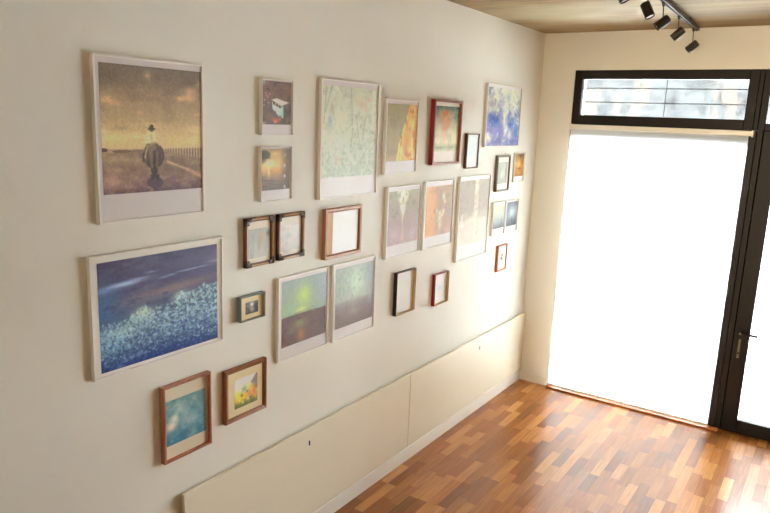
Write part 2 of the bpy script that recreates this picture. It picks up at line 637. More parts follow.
def spotlight(y, z, d, label, dx=0.004):
    x = track_x(y)
    t = thing('track_spotlight', label, 'spotlight', (x, y, 2.96), 'black spotlights hanging from the ceiling track')
    ad = bmesh.new()
    box(ad, -0.0085, 0.0085, -0.02, 0.02, -0.0005 - 0.010, -0.0005, bev=0.002)
    cyl(ad, (0, 0, -0.022), (0, 0, -0.010), 0.007, 0.009, n=16)
    obj('adapter', ad, M_spot, t)
    c = Vector((dx, 0, z - 2.96))
    d = Vector(d).normalized()
    obj('stem', cyl(bmesh.new(), (0, 0, -0.021), (dx, 0, c.z + 0.02), 0.0028, n=10), M_spot, t)
    b_ = bmesh.new()
    h, r = 0.040, 0.0255
    a, e = c - d * h, c + d * h
    # hollow can: outer wall, rim, inner wall, closed back
    n = 32
    ax = d.orthogonal().normalized()
    ay = d.cross(ax)
    loops = []
    for p, rr in ((a, r - 0.004), (a + d * 0.004, r), (e, r), (e, r - 0.004), (e - d * 0.018, r - 0.006)):
        loops.append([b_.verts.new(p + (ax * math.cos(2 * math.pi * i / n) + ay * math.sin(2 * math.pi * i / n)) * rr) for i in range(n)])
    for k in range(len(loops) - 1):
        for i in range(n):
            j = (i + 1) % n
            b_.faces.new((loops[k][i], loops[k][j], loops[k + 1][j], loops[k + 1][i]))
    b_.faces.new(loops[0][::-1])
    b_.faces.new(loops[-1])
    body = obj('lamp_can', b_, M_spot, t)
    lb = bmesh.new()
    cyl(lb, e - d * 0.017, e - d * 0.006, r - 0.0075, r - 0.006, n=28)
    obj('lens', lb, M_lens, body)
    return t


spotlight(-0.30, 2.838, (-0.75, 0.1, -0.62), 'black track spotlight at the far end of the track, lowest in the photo')
spotlight(-0.88, 2.853, (-0.72, 0.0, -0.66), 'second black track spotlight from the far end of the track')
spotlight(-1.38, 2.852, (-0.72, -0.3, -0.62), 'middle black track spotlight with its pale lens showing')
spotlight(-1.80, 2.856, (0.45, -0.1, -0.85), 'black track spotlight aimed down to the right, fourth from the far end', dx=0.008)
spotlight(-2.24, 2.866, (0.45, 0.0, -0.85), 'black track spotlight cut off by the top edge of the photo', dx=-0.016)

# ------------------------------------------------------------------ pictures: painted with numpy fields
def hash_seed(s):
    return sum((i + 1) * ord(c) for i, c in enumerate(s)) % 100000


class Art:
    """A small canvas: u right, v down, colours 0-255 sRGB."""

    def __init__(self, w, h, nx, seed):
        self.nx = nx
        self.ny = max(6, int(round(nx * h / w)))
        self.U, self.V = np.meshgrid(np.linspace(0, 1, self.nx), np.linspace(0, 1, self.ny))
        self.asp = h / w
        self.rs = np.random.RandomState(seed)
        self.c = np.zeros((self.ny, self.nx, 3))

    def noise(self, fx, fy, octaves=3, gain=0.5):
        out = np.zeros_like(self.U)
        amp, tot = 1.0, 0.0
        for _ in range(octaves):
            gx, gy = int(math.ceil(fx)) + 2, int(math.ceil(fy)) + 2
            g = self.rs.rand(gy, gx)
            x, y = self.U * fx, self.V * fy
            xi, yi = np.clip(x.astype(int), 0, gx - 2), np.clip(y.astype(int), 0, gy - 2)
            a, b = x - xi, y - yi
            a, b = a * a * (3 - 2 * a), b * b * (3 - 2 * b)
            out += amp * ((g[yi, xi] * (1 - a) + g[yi, xi + 1] * a) * (1 - b) + (g[yi + 1, xi] * (1 - a) + g[yi + 1, xi + 1] * a) * b)
            tot += amp
            amp *= gain
            fx, fy = fx * 2, fy * 2
        return out / tot

    def grad(self, stops, t=None):
        t = self.V if t is None else t
        ps = [s[0] for s in stops]
        for k in range(3):
            self.c[..., k] = np.interp(t, ps, [s[1][k] for s in stops])
        return self

    def mix(self, m, col):
        m = np.clip(m, 0, 1)[..., None]
        self.c = self.c * (1 - m) + np.array(col, float) * m
        return self

    def blob(self, u, v, ru, rv, col, a=1.0, hard=1.0, ang=0.0):
        du, dv = self.U - u, (self.V - v)
        if ang:
            dv = dv * self.asp
            ca, sa = math.cos(ang), math.sin(ang)
            du, dv = du * ca + dv * sa, (-du * sa + dv * ca) / self.asp
        r = (du / ru) ** 2 + (dv / rv) ** 2
        m = np.clip((1.15 - np.sqrt(r)) * 4 * hard, 0, 1) if hard > 1 else np.exp(-r * 1.3)
        return self.mix(m * a, col)

    def poly(self, pts, col, a=1.0, soft=0.012):
        """convex polygon, points in u,v clockwise on screen"""
        m = np.ones_like(self.U)
        n = len(pts)
        for i in range(n):
            (x0, y0), (x1, y1) = pts[i], pts[(i + 1) % n]
            ln = math.hypot(x1 - x0, y1 - y0) or 1
            d = ((x1 - x0) * (self.V - y0) - (y1 - y0) * (self.U - x0)) / ln
            m = np.minimum(m, np.clip(d / soft + 0.5, 0, 1))
        return self.mix(m * a, col)

    def line(self, p0, p1, w_, col, a=1.0):
        dx, dy = p1[0] - p0[0], p1[1] - p0[1]
        l2 = dx * dx + dy * dy
        t = np.clip(((self.U - p0[0]) * dx + (self.V - p0[1]) * dy) / l2, 0, 1)
        d = np.hypot(self.U - p0[0] - t * dx, (self.V - p0[1] - t * dy))
        return self.mix(np.clip(1.3 - d / w_, 0, 1) * a, col)

    def grain(self, amp, fx=60, fy=60, oct_=2):
        self.c += ((self.noise(fx, fy, oct_) - 0.5) * 2 * amp)[..., None]
        return self


def art_rider(A):
    A.grad([(0, (106, 90, 76)), (.08, (114, 96, 78)), (.22, (138, 112, 84)), (.4, (158, 130, 92)), (.5, (176, 146, 100)), (.6, (190, 158, 106)), (.645, (184, 152, 106)),
            (.66, (136, 108, 82)), (.8, (124, 98, 78)), (.92, (112, 82, 78)), (1, (84, 56, 66))])
    A.mix((A.noise(6, 12, 4) - .5) * 1.3 * (A.V < .5), (104, 82, 68))
    A.mix((A.noise(4, 18, 4) - .52) * 1.8 * (A.V > .44) * (A.V < .62), (216, 182, 124))
    for u, v, ru, rv, a in ((.07, .27, .07, .035, .6), (.15, .295, .07, .025, .45), (.80, .235, .05, .024, .8), (.88, .225, .07, .035, .7), (.90, .17, .06, .035, .6), (.98, .10, .05, .035, .4),
                            (.94, .49, .08, .035, .6), (.97, .36, .05, .018, .35), (.48, .07, .04, .035, .55), (.40, .36, .04, .018, .35)):
        A.blob(u, v, ru, rv, (212, 164, 116), a)
    A.blob(.90, .09, .10, .04, (84, 66, 58), .55)
    A.blob(.08, .10, .14, .07, (88, 74, 68), .5)
    A.mix((A.noise(12, 26, 4) - .42) * 1.6 * (A.V > .66), (166, 134, 96))
    A.mix((A.noise(10, 16, 4) - .5) * 1.8 * (A.V > .68), (88, 64, 58))
    A.blob(.02, .655, .035, .014, (78, 58, 48), .95, 2)
    A.blob(.20, .667, .09, .012, (96, 74, 58), .85, 2)
    A.blob(.36, .665, .06, .010, (104, 80, 62), .7, 2)
    A.blob(.10, .90, .10, .075, (184, 140, 110), .65)
    A.blob(.25, .95, .08, .02, (176, 140, 104), .5)
    A.line((.66, .76), (.86, .83), .012, (192, 160, 116), .75)
    A.line((.86, .83), (1.0, .90), .020, (180, 134, 102), .75)
    for i in range(15):
        t = i / 14
        u = .63 + .38 * t ** 1.05
        A.line((u, .640 - .010 * t), (u, .672 + .06 * t), .003 + .003 * t, (206, 176, 130), .9)
        A.line((u + .013, .65), (u + .013, .672 + .06 * t), .003 + .003 * t, (106, 82, 64), .8)
    A.poly([(.61, .655), (1.02, .635), (1.02, .74), (.61, .68)], (120, 92, 70), .25, .02)
    # shadow, horse and rider seen from behind
    A.blob(.525, .925, .075, .045, (70, 52, 58), .9, 1.6)
    A.line((.50, .95), (.53, 1.0), .018, (70, 50, 56), .8)
    A.line((.55, .95), (.53, 1.0), .018, (70, 50, 56), .8)
    A.blob(.52, .705, .092, .098, (72, 54, 44), 1, 3)
    A.poly([(.470, .74), (.570, .74), (.550, .88), (.498, .88)], (66, 50, 42))
    A.poly([(.505, .70), (.53, .70), (.54, .88), (.515, .88)], (58, 44, 40), .85)
    A.blob(.50, .68, .05, .055, (124, 98, 78), .7)
    A.line((.525, .66), (.528, .86), .012, (50, 38, 34), .9)
    A.line((.49, .68), (.50, .80), .016, (120, 96, 76), .7)
    A.line((.555, .68), (.55, .80), .014, (112, 90, 72), .6)
    A.poly([(.48, .86), (.515, .86), (.51, .905), (.49, .905)], (56, 42, 42))
    A.poly([(.54, .86), (.575, .86), (.565, .905), (.545, .905)], (56, 42, 42))
    A.line((.46, .615), (.425, .68), .012, (96, 74, 60))
    A.line((.565, .615), (.595, .68), .012, (96, 74, 60))
    A.line((.418, .69), (.415, .745), .014, (66, 50, 44))
    A.line((.605, .685), (.61, .735), .014, (66, 50, 44))
    A.blob(.437, .715, .010, .03, (170, 138, 100), .7)
    A.blob(.600, .71, .006, .025, (160, 128, 94), .5)
    A.line((.46, .63), (.43, .72), .008, (198, 168, 124), .7)
    A.blob(.505, .635, .045, .03, (112, 90, 72), 1, 3)
    A.poly([(.465, .51), (.545, .51), (.560, .605), (.452, .605)], (204, 176, 128), 1, .02)
    A.line((.46, .53), (.445, .60), .014, (196, 170, 126))
    A.line((.555, .535), (.595, .575), .014, (192, 164, 120))
    A.line((.595, .575), (.575, .615), .012, (182, 150, 110))
    A.line((.50, .54), (.505, .60), .012, (170, 142, 104), .7)
    A.line((.54, .60), (.46, .63), .012, (150, 122, 92), .8)
    A.blob(.505, .497, .018, .016, (110, 80, 60), 1, 3)
    A.blob(.505, .478, .020, .022, (46, 36, 34), 1, 3)
    A.blob(.505, .490, .036, .008, (44, 34, 32), 1, 3)
    A.grain(13, 70, 80, 2)


def art_sea(A):
    A.grad([(0, (70, 64, 90)), (.12, (80, 72, 98)), (.25, (72, 66, 96)), (.36, (80, 68, 90)), (.5, (78, 82, 104)), (.75, (82, 102, 128)), (.9, (46, 66, 108)), (1, (34, 52, 98))])
    A.mix((A.noise(5, 12, 4) - .5) * 1.8 * (A.V < .45), (112, 104, 122))
    A.mix((A.noise(6, 16, 4) - .5) * 1.6 * (A.V < .45), (54, 50, 76))
    A.blob(.04, .40, .2, .2, (62, 102, 146), .75)
    A.blob(.22, .225, .20, .026, (176, 190, 214), .9, 1, -.05)
    A.blob(.05, .26, .12, .03, (110, 136, 176), .7)
    for u, v, ru in ((.56, .235, .05), (.62, .225, .05), (.72, .21, .07), (.80, .205, .07), (.88, .20, .06), (.97, .17, .06), (.45, .16, .05), (.36, .20, .08)):
        A.blob(u, v, ru, .008, (160, 164, 196), .7)
    A.blob(.60, .36, .40, .05, (136, 112, 106), .75, 1, -.06)
    A.blob(.32, .42, .22, .04, (112, 104, 122), .65, 1, -.06)
    A.mix((A.noise(14, 26, 3) - .5) * 2.2 * (A.V > .38) * (A.V < .58), (54, 58, 92))
    n1 = A.noise(9, 1, 3)
    top = .60 - .20 * A.U + .12 * (n1 - .5) - .08 * np.exp(-((A.U - .37) / .05) ** 2) - .09 * np.exp(-((A.U - .69) / .055) ** 2) - .04 * (A.U > .84) + .06 * (A.noise(40, 1, 2) - .5)
    m = np.clip((A.V - top) / .025, 0, 1) * np.clip((.97 - A.V) / .40, 0, 1) ** .8
    sp = A.noise(60, 46, 3)
    A.mix(m * np.clip(.45 + (sp - .47) * 3.2, 0, .92), (152, 178, 172))
    A.mix(m * np.clip((A.noise(60, 54, 2) - .54) * 6, 0, 1) * .6, (66, 84, 122))
    A.blob(.1, .75, .16, .14, (126, 180, 190), .45)
    A.blob(.37, .53, .10, .06, (216, 224, 184), .55)
    A.blob(.69, .45, .08, .06, (206, 216, 196), .5)
    A.blob(.20, .68, .16, .06, (190, 212, 190), .45)
    A.mix(np.clip((A.noise(56, 48, 2) - .5) * 6, 0, 1) * (A.V > .68) * .5, (36, 50, 106))
    A.mix(np.clip((A.noise(64, 56, 2) - .58) * 7, 0, 1) * (A.V > .55) * .45, (186, 206, 220))
    A.mix(np.clip((A.V - .90) * 9, 0, .65), (30, 54, 106))
    for u, v in ((.2, .95), (.27, .93), (.16, .985), (.33, .91)):
        A.blob(u, v, .04, .012, (120, 140, 176), .6)
    A.grain(9, 70, 60, 2)


def art_teal(A):
    A.grad([(0, (100, 132, 128)), (.5, (100, 138, 142)), (.8, (72, 122, 136)), (1, (60, 112, 130))])
    A.mix((A.noise(7, 7, 4) - .45) * 2.0, (150, 162, 152))
    A.mix((A.noise(6, 6, 4) - .5) * 1.8, (56, 98, 110))
    A.blob(.12, .58, .16, .12, (232, 194, 162), .95)
    A.blob(.22, .42, .12, .13, (222, 208, 174), .8)
    A.blob(.36, .25, .12, .12, (196, 192, 166), .6)
    A.blob(.5, .4, .1, .2, (164, 172, 158), .5)
    A.blob(.68, .6, .16, .14, (160, 170, 160), .6)
    A.blob(.88, .28, .12, .25, (92, 128, 132), .5)
    A.grain(8, 34, 34)


def art_flower(A):
    A.grad([(0, (196, 186, 172)), (.4, (200, 186, 160)), (.7, (160, 136, 70)), (1, (104, 96, 50))])
    A.poly([(.72, .24), (1.05, -.1), (1.05, .55), (.8, .5)], (112, 98, 86), .9, .06)
    A.blob(.44, .40, .14, .12, (120, 140, 84), .9)
    for u, v, r, c in ((.14, .55, .13, (228, 186, 44)), (.22, .72, .11, (232, 190, 40)), (.44, .66, .12, (232, 172, 52)), (.72, .44, .15, (226, 168, 52)), (.64, .62, .12, (222, 120, 66)),
                       (.86, .58, .12, (222, 98, 60)), (.9, .78, .08, (216, 130, 70)), (.35, .85, .06, (220, 196, 90)), (.6, .8, .06, (230, 180, 120)), (.08, .75, .06, (214, 170, 50))):
        A.blob(u, v, r, r * .95, c, .95)
    for u, v, r in ((.05, .95, .1), (.5, .92, .1), (.8, .92, .12), (.3, .98, .12), (.7, .78, .05), (.32, .6, .05), (.55, .52, .05)):
        A.blob(u, v, r, r, (82, 86, 48), .85)
    A.grain(14, 16, 16)


def art_van(A):
    A.grad([(0, (108, 78, 66)), (.3, (112, 78, 66)), (.5, (96, 74, 66)), (1, (82, 68, 64))])
    A.mix((A.noise(9, 10, 3) - .45) * 1.6, (130, 88, 72))
    A.mix((A.noise(9, 10, 3) - .5) * 1.6, (58, 46, 44))
    A.blob(.03, .04, .10, .07, (150, 162, 150), .85)
    A.mix((A.noise(2, 30, 2) - .5) * 1.2 * (A.V < .4), (70, 52, 46))
    for u, v in ((.12, .28), (.2, .38), (.08, .45), (.22, .5), (.16, .34), (.06, .56), (.27, .3)):
        A.blob(u, v, .03, .02, (204, 156, 148), .85)
    A.poly([(.34, .48), (.66, .60), (.74, .84), (.62, .83), (.36, .64)], (178, 204, 178), 1, .03)
    A.poly([(.66, .58), (.73, .56), (.74, .84), (.66, .80)], (150, 180, 160), 1, .03)
    A.poly([(.33, .43), (.50, .39), (.92, .48), (.74, .54), (.66, .56)], (240, 222, 178), 1, .025)
    A.poly([(.38, .485), (.64, .575), (.64, .625), (.38, .53)], (60, 56, 50), 1, .012)
    A.line((.47, .50), (.47, .57), .012, (190, 200, 172), .9)
    A.line((.56, .53), (.56, .61), .012, (190, 200, 172), .9)
    A.line((.38, .57), (.66, .69), .012, (222, 224, 194), .8)
    A.blob(.45, .71, .03, .022, (58, 50, 46), .9, 2)
    A.blob(.63, .81, .035, .022, (58, 50, 46), .9, 2)
    A.blob(.48, .90, .12, .05, (212, 84, 54), .95)
    A.blob(.46, .94, .06, .03, (246, 156, 112), .9)
    A.blob(.62, .88, .05, .03, (206, 110, 66), .8)
    A.blob(.06, .97, .07, .03, (206, 132, 80), .8)
    A.grain(12, 26, 32)


def art_sunset(A):
    A.grad([(0, (140, 110, 72)), (.25, (200, 156, 88)), (.42, (214, 166, 98)), (.55, (176, 132, 82)), (.75, (120, 92, 70)), (1, (92, 74, 62))])
    A.mix(np.clip((A.U - .64) * 4, 0, 1) * .9, (92, 72, 58))
    A.blob(.10, .14, .20, .10, (56, 50, 40), .97, 1.5)
    A.blob(.06, .26, .12, .10, (66, 56, 44), .9)
    A.mix((A.noise(8, 9, 3) - .55) * 2 * (A.V < .35) * (A.U < .35), (50, 44, 36))
    A.blob(.28, .36, .16, .07, (255, 232, 164), .95)
    A.blob(.48, .12, .16, .05, (240, 178, 100), .75)
    A.blob(.26, .56, .04, .14, (246, 200, 124), .85)
    A.blob(.52, .53, .12, .05, (224, 156, 90), .7)
    A.mix((A.noise(3, 30, 2) - .52) * 2.0 * (A.V > .58), (66, 52, 46))
    for v in (.17, .42, .68, .94):
        A.blob(.82, v, .028, .040, (255, 248, 232), .97)
    A.grain(8, 28, 32)


def art_floral(A):
    A.grad([(0, (184, 180, 156)), (.45, (194, 194, 162)), (.75, (184, 190, 166)), (1, (160, 168, 152))])
    A.mix((A.noise(18, 22, 4) - .47) * 1.9, (142, 146, 132))
    A.mix((A.noise(20, 26, 4) - .5) * 1.9, (214, 214, 190))
    A.mix((A.noise(3, 4, 3) - .5) * 1.2, (206, 208, 174))
    for p, q, w_ in (((.06, .02), (.02, .40), .014), ((.16, 0), (.05, .28), .012), ((.52, .0), (.56, .50), .012), ((.56, .5), (.54, .66), .01), ((.17, .2), (.22, .36), .012), ((.8, .3), (.75, .6), .010), ((.62, .3), (.68, .55), .01)):
        A.line(p, q, w_, (128, 124, 108), .55)
    A.blob(.14, .38, .05, .08, (128, 140, 154), .8)
    A.blob(.16, .26, .05, .06, (156, 140, 104), .6)
    A.blob(.08, .44, .06, .05, (150, 164, 120), .6)
    for u, v, r in ((.70, .14, .05), (.78, .17, .06), (.62, .16, .04), (.80, .23, .04), (.32, .78, .05), (.35, .84, .04), (.28, .83, .035), (.86, .12, .04), (.72, .2, .04)):
        A.blob(u, v, r, r * .7, (210, 166, 146), .65)
    for i in range(260):
        u, v = A.rs.rand(2)
        lo = .25 if u > .55 else .6
        A.blob(u, lo + (1 - lo) * v, .013, .014, [(128, 134, 122), (222, 222, 204), (146, 156, 128)][i % 3], .5)
    A.mix(np.full_like(A.U, .28), (198, 194, 166))
    A.blob(.36, .36, .12, .12, (206, 202, 164), .55)
    A.blob(.3, .6, .16, .08, (206, 210, 188), .45)
    A.grain(10, 70, 84)


def art_ornate_grey(A):
    A.grad([(0, (186, 178, 164)), (1, (196, 186, 172))])
    A.mix((A.noise(9, 3, 3) - .45) * 1.5, (164, 158, 150))
    A.blob(.62, .35, .12, .3, (196, 160, 118), .7)
    A.blob(.90, .2, .08, .12, (92, 94, 100), .85)
    A.blob(.85, .45, .1, .14, (150, 154, 150), .6)
    A.blob(.15, .3, .12, .3, (172, 166, 154), .6)
    A.blob(.5, .6, .07, .2, (150, 140, 128), .5)
    A.grain(6, 20, 20)


def art_ornate_pink(A):
    A.grad([(0, (208, 194, 180)), (1, (192, 184, 172))])
    A.mix((A.noise(7, 6, 3) - .45) * 1.4, (204, 170, 156))
    A.mix((A.noise(8, 7, 3) - .5) * 1.5, (176, 170, 160))
    A.blob(.42, .45, .13, .14, (150, 144, 134), .5)
    A.blob(.45, .6, .08, .12, (222, 208, 190), .7)
    A.blob(.8, .3, .15, .2, (206, 200, 184), .6)
    A.grain(6, 20, 20)


def art_sheet(A):
    A.grad([(0, (250, 243, 228)), (.3, (246, 240, 228)), (1, (250, 244, 230))])
    A.blob(.2, .55, .2, .3, (214, 212, 214), .35)
    A.blob(.5, .7, .2, .2, (224, 224, 216), .4)
    A.mix((A.noise(7, 7, 3) - .55) * .8, (212, 208, 200))
    A.grain(2, 20, 20)


def art_mono(A):
    A.grad([(0, (120, 110, 104)), (1, (62, 54, 50))])
    A.mix((A.noise(4, 4, 3) - .5) * 2, (46, 38, 36))
    A.blob(.5, .25, .14, .2, (214, 204, 192), .9)
    A.blob(.52, .65, .22, .25, (170, 158, 148), .6)
    A.blob(.85, .5, .15, .5, (40, 32, 30), .8)
    A.grain(10, 10, 10)


def art_green(A):
    A.grad([(0, (136, 142, 132)), (.5, (140, 152, 120)), (1, (140, 152, 120))])
    A.mix((A.noise(16, 10, 3) - .5) * 1.2, (112, 134, 120))
    A.blob(.50, .28, .2, .2, (168, 184, 100), .95)
    A.blob(.2, .45, .2, .10, (136, 164, 122), .75)
    A.blob(.45, .50, .16, .06, (200, 196, 106), .7)
    A.blob(.97, .25, .22, .4, (140, 144, 154), .8)
    hz = .555 - .05 * np.clip(A.U - .75, 0, 1) + .025 * (A.noise(8, 1, 2) - .5)
    low = np.clip((A.V - hz) / .012, 0, 1)
    A.mix(low, (98, 72, 66))
    A.line((.02, .555), (.8, .55), .008, (70, 58, 50), .85)
    A.line((.3, .53), (.75, .50), .006, (104, 96, 74), .7)
    A.mix((A.noise(12, 12, 3) - .5) * 1.3 * low, (70, 50, 50))
    A.blob(.42, .70, .16, .08, (132, 132, 88), .8)
    A.blob(.40, .62, .08, .02, (66, 50, 46), .7)
    A.blob(.45, .88, .09, .12, (164, 116, 56), .75)
    A.blob(.22, .78, .08, .08, (110, 110, 84), .6)
    A.blob(.95, .8, .12, .2, (86, 66, 68), .6)
    A.grain(8, 50, 50)


def art_haze(A):
    A.grad([(0, (152, 156, 144)), (.3, (156, 164, 144)), (.55, (160, 160, 142)), (.60, (138, 124, 114)), (.75, (124, 102, 94)), (1, (104, 80, 74))])
    A.blob(.55, .30, .22, .25, (188, 198, 170), .85)
    A.mix((A.noise(18, 18, 3) - .5) * 2.0 * (A.V < .58), (124, 144, 130))
    for p, q in (((.44, .1), (.50, .5)), ((.50, .5), (.46, .75)), ((.50, .35), (.66, .15)), ((.48, .4), (.30, .2)), ((.55, .45), (.75, .3))):
        A.line(p, q, .010, (206, 210, 186), .25)
    A.blob(.98, .4, .15, .4, (136, 136, 148), .7)
    A.blob(.50, .78, .16, .07, (152, 138, 114), .6)
    A.mix((A.noise(10, 10, 3) - .5) * 1.0 * (A.V > .6), (92, 72, 68))
    A.grain(8, 46, 46)


def art_orange(A):
    A.grad([(0, (140, 126, 84)), (.5, (152, 136, 92)), (1, (170, 138, 92))])
    A.mix((A.noise(4, 6, 4) - .45) * 1.2, (112, 104, 74))
    A.mix((A.noise(20, 2, 3) - .5) * 1.2 * (A.V > .4), (160, 146, 110))
    edge = .72 - .42 * A.V ** .9 + .05 * (A.noise(1, 9, 3) - .5)
    m = np.clip((A.U - edge) / .04, 0, 1)
    A.mix(m, (220, 152, 66))
    A.mix(m * np.clip((A.noise(9, 5, 4) - .45) * 4, 0, 1), (240, 190, 96))
    A.mix(m * np.clip((A.noise(12, 9, 4) - .53) * 5, 0, 1), (176, 112, 58))
    A.mix(m * np.clip((A.U - .86) * 6, 0, 1) * .6, (190, 120, 80))
    for p, q in (((.66, .22), (.42, .72)), ((.56, .5), (.48, .95)), ((.82, .5), (.88, .95)), ((.42, .72), (.38, 1.0))):
        A.line(p, q, .028, (246, 206, 112), .7)
    A.blob(.62, .30, .03, .06, (120, 86, 48), .85)
    A.blob(.47, .58, .03, .04, (140, 96, 54), .8)
    A.blob(.66, .78, .07, .14, (172, 128, 84), .75)
    A.grain(9, 36, 40)


def art_red(A):
    A.grad([(0, (58, 92, 76)), (.05, (78, 110, 90)), (.12, (142, 144, 108)), (.3, (168, 160, 124)), (.55, (206, 192, 148)), (.8, (218, 206, 166)), (.9, (178, 176, 134)), (1, (204, 198, 164))])
    A.mix((A.noise(14, 6, 4) - .5) * 1.6, (150, 150, 112))
    A.blob(.06, .16, .15, .10, (84, 118, 98), .8)
    A.blob(.92, .18, .13, .14, (76, 112, 94), .85)
    A.blob(.46, .15, .14, .08, (216, 92, 40), .95)
    A.blob(.46, .26, .2, .07, (214, 124, 78), .75)
    A.blob(.47, .40, .15, .12, (216, 122, 88), .8)
    A.blob(.44, .62, .10, .25, (222, 162, 128), .7)
    for u, v in ((.3, .22), (.62, .2), (.36, .34), (.6, .34), (.44, .5), (.54, .46), (.4, .1), (.5, .28)):
        A.blob(u, v, .08, .045, (226, 128, 76), .6)
    A.mix((A.noise(12, 12, 3) - .5) * 1.5 * (A.V < .5), (206, 170, 120))
    A.blob(.12, .5, .05, .2, (178, 166, 120), .6)
    A.mix((A.noise(18, 3, 3) - .5) * 1.4 * (A.V > .4), (186, 172, 132))
    A.blob(.3, .92, .2, .03, (130, 140, 100), .8)
    A.blob(.75, .92, .1, .03, (140, 146, 108), .7)
    A.grain(8, 30, 36)


def art_mint(A):
    A.grad([(0, (218, 222, 212)), (.5, (206, 216, 206)), (1, (228, 224, 214))])
    A.blob(.4, .4, .3, .4, (206, 220, 208), .5)
    A.blob(.5, .75, .2, .1, (228, 214, 204), .6)
    A.grain(2, 8, 14)


def art_mauve(A):
    A.grad([(0, (132, 124, 98)), (.3, (136, 122, 104)), (.6, (140, 120, 112)), (1, (150, 128, 124))])
    A.mix((A.noise(14, 12, 4) - .5) * 2.4 * (A.V < .5), (104, 98, 74))
    m = np.clip((.26 - np.abs(A.U - .48) - .40 * A.V) / .12, 0, 1)
    A.mix(m * np.clip(.5 + (A.noise(14, 12, 3) - .45) * 2.5, 0, .8), (214, 206, 172))
    A.blob(.50, .36, .06, .10, (226, 216, 190), .7)
    A.line((.48, .5), (.50, .8), .02, (178, 158, 142), .6)
    A.mix((A.noise(9, 9, 4) - .5) * 1.0 * (A.V > .5), (124, 104, 100))
    A.blob(.2, .8, .2, .12, (168, 140, 146), .6)
    A.blob(.5, .88, .08, .08, (184, 148, 146), .6)
    A.blob(.85, .85, .15, .14, (160, 136, 146), .6)
    A.grain(8, 36, 38)


def art_brown(A):
    A.grad([(0, (176, 138, 100)), (.5, (164, 132, 104)), (1, (172, 138, 110))])
    A.mix(np.clip((.50 - A.U) * 4, 0, 1) * .9, (220, 158, 96))
    A.mix((A.noise(9, 10, 4) - .5) * 1.4, (132, 104, 82))
    A.blob(.64, .25, .13, .16, (140, 120, 98), .9)
    A.blob(.66, .50, .22, .08, (146, 124, 100), .5)
    for u, v, ru, rv in ((.68, .22, .07, .09), (.74, .33, .05, .05), (.56, .55, .09, .06), (.70, .53, .06, .07), (.55, .66, .09, .08), (.58, .80, .07, .09), (.44, .50, .03, .05), (.64, .6, .06, .05)):
        A.blob(u, v, ru, rv, (232, 220, 178), .8)
    A.blob(.61, .56, .03, .02, (150, 120, 90), .7)
    A.grain(8, 32, 36)


def art_beige(A):
    A.grad([(0, (166, 150, 132)), (.45, (170, 154, 138)), (.58, (182, 166, 148)), (.64, (204, 190, 170)), (1, (210, 196, 178))])
    m = np.clip((.09 - np.abs(A.U - .58 - .02 * A.V)) / .04, 0, 1)
    A.mix(m * .9, (220, 206, 182))
    A.mix((A.noise(14, 24, 4) - .5) * 1.6 * (A.V < .6), (146, 130, 114))
    A.mix(((A.noise(10, 8, 3) - .5) * 2) * (A.V > .5) * (A.V < .66), (226, 212, 190))
    A.blob(.12, .68, .07, .03, (240, 228, 208), .8)
    A.blob(.12, .76, .08, .04, (196, 180, 160), .5)
    A.blob(.66, .84, .04, .04, (166, 156, 140), .7)
    A.grain(8, 40, 48)


def art_blue(A):
    A.grad([(0, (218, 214, 186)), (.2, (212, 208, 184)), (.42, (190, 188, 184)), (.65, (150, 148, 184)), (1, (116, 116, 176))])
    A.mix((A.noise(10, 10, 4) - .5) * 2.2, (232, 228, 208))
    A.mix((A.noise(9, 9, 4) - .52) * 2.8, (98, 108, 150))
    for u, v, ru, rv, c in ((.16, .55, .14, .09, (10, 44, 146)), (.30, .56, .10, .08, (16, 56, 160)), (.10, .48, .07, .05, (44, 78, 164)), (.24, .64, .12, .06, (60, 84, 176)), (.74, .62, .09, .08, (20, 66, 160)), (.68, .48, .05, .10, (66, 96, 160)),
                            (.80, .54, .06, .05, (70, 110, 176)), (.92, .74, .08, .14, (60, 108, 166)), (.12, .74, .14, .06, (110, 98, 180)), (.40, .76, .12, .1, (112, 104, 184)), (.35, .93, .16, .06, (100, 96, 172)), (.14, .28, .12, .06, (160, 152, 172)), (.44, .28, .07, .12, (168, 166, 186)),
                            (.40, .42, .06, .06, (140, 138, 176)), (.62, .14, .07, .06, (150, 168, 178)), (.97, .28, .03, .18, (130, 156, 152)), (.85, .92, .14, .06, (70, 84, 150))):
        A.blob(u, v, ru, rv, c, .85)
    for u, v, ru, rv in ((.3, .16, .08, .12), (.32, .38, .05, .06), (.54, .52, .045, .14), (.60, .72, .05, .12), (.72, .82, .06, .08), (.85, .25, .10, .14), (.12, .88, .07, .07), (.07, .8, .04, .05), (.36, .8, .03, .05), (.55, .92, .05, .03), (.62, .4, .04, .05)):
        A.blob(u, v, ru, rv, (234, 228, 196), .85)
    for i in range(130):
        u, v = A.rs.rand(2)
        A.blob(u, v, .018, .02, [(236, 232, 214), (64, 86, 150), (156, 150, 196)][i % 3], .5)
    A.grain(16, 40, 34)


def art_figure(A):
    A.grad([(0, (170, 172, 152)), (.5, (180, 180, 158)), (1, (170, 170, 150))])
    A.mix((A.noise(4, 5, 3) - .45) * 1.3, (144, 150, 134))
    A.blob(.86, .5, .1, .5, (112, 110, 96), .8)
    A.blob(.4, .65, .12, .25, (206, 206, 186), .6)
    A.blob(.55, .85, .25, .1, (136, 140, 124), .6)
    A.grain(7, 12, 14)


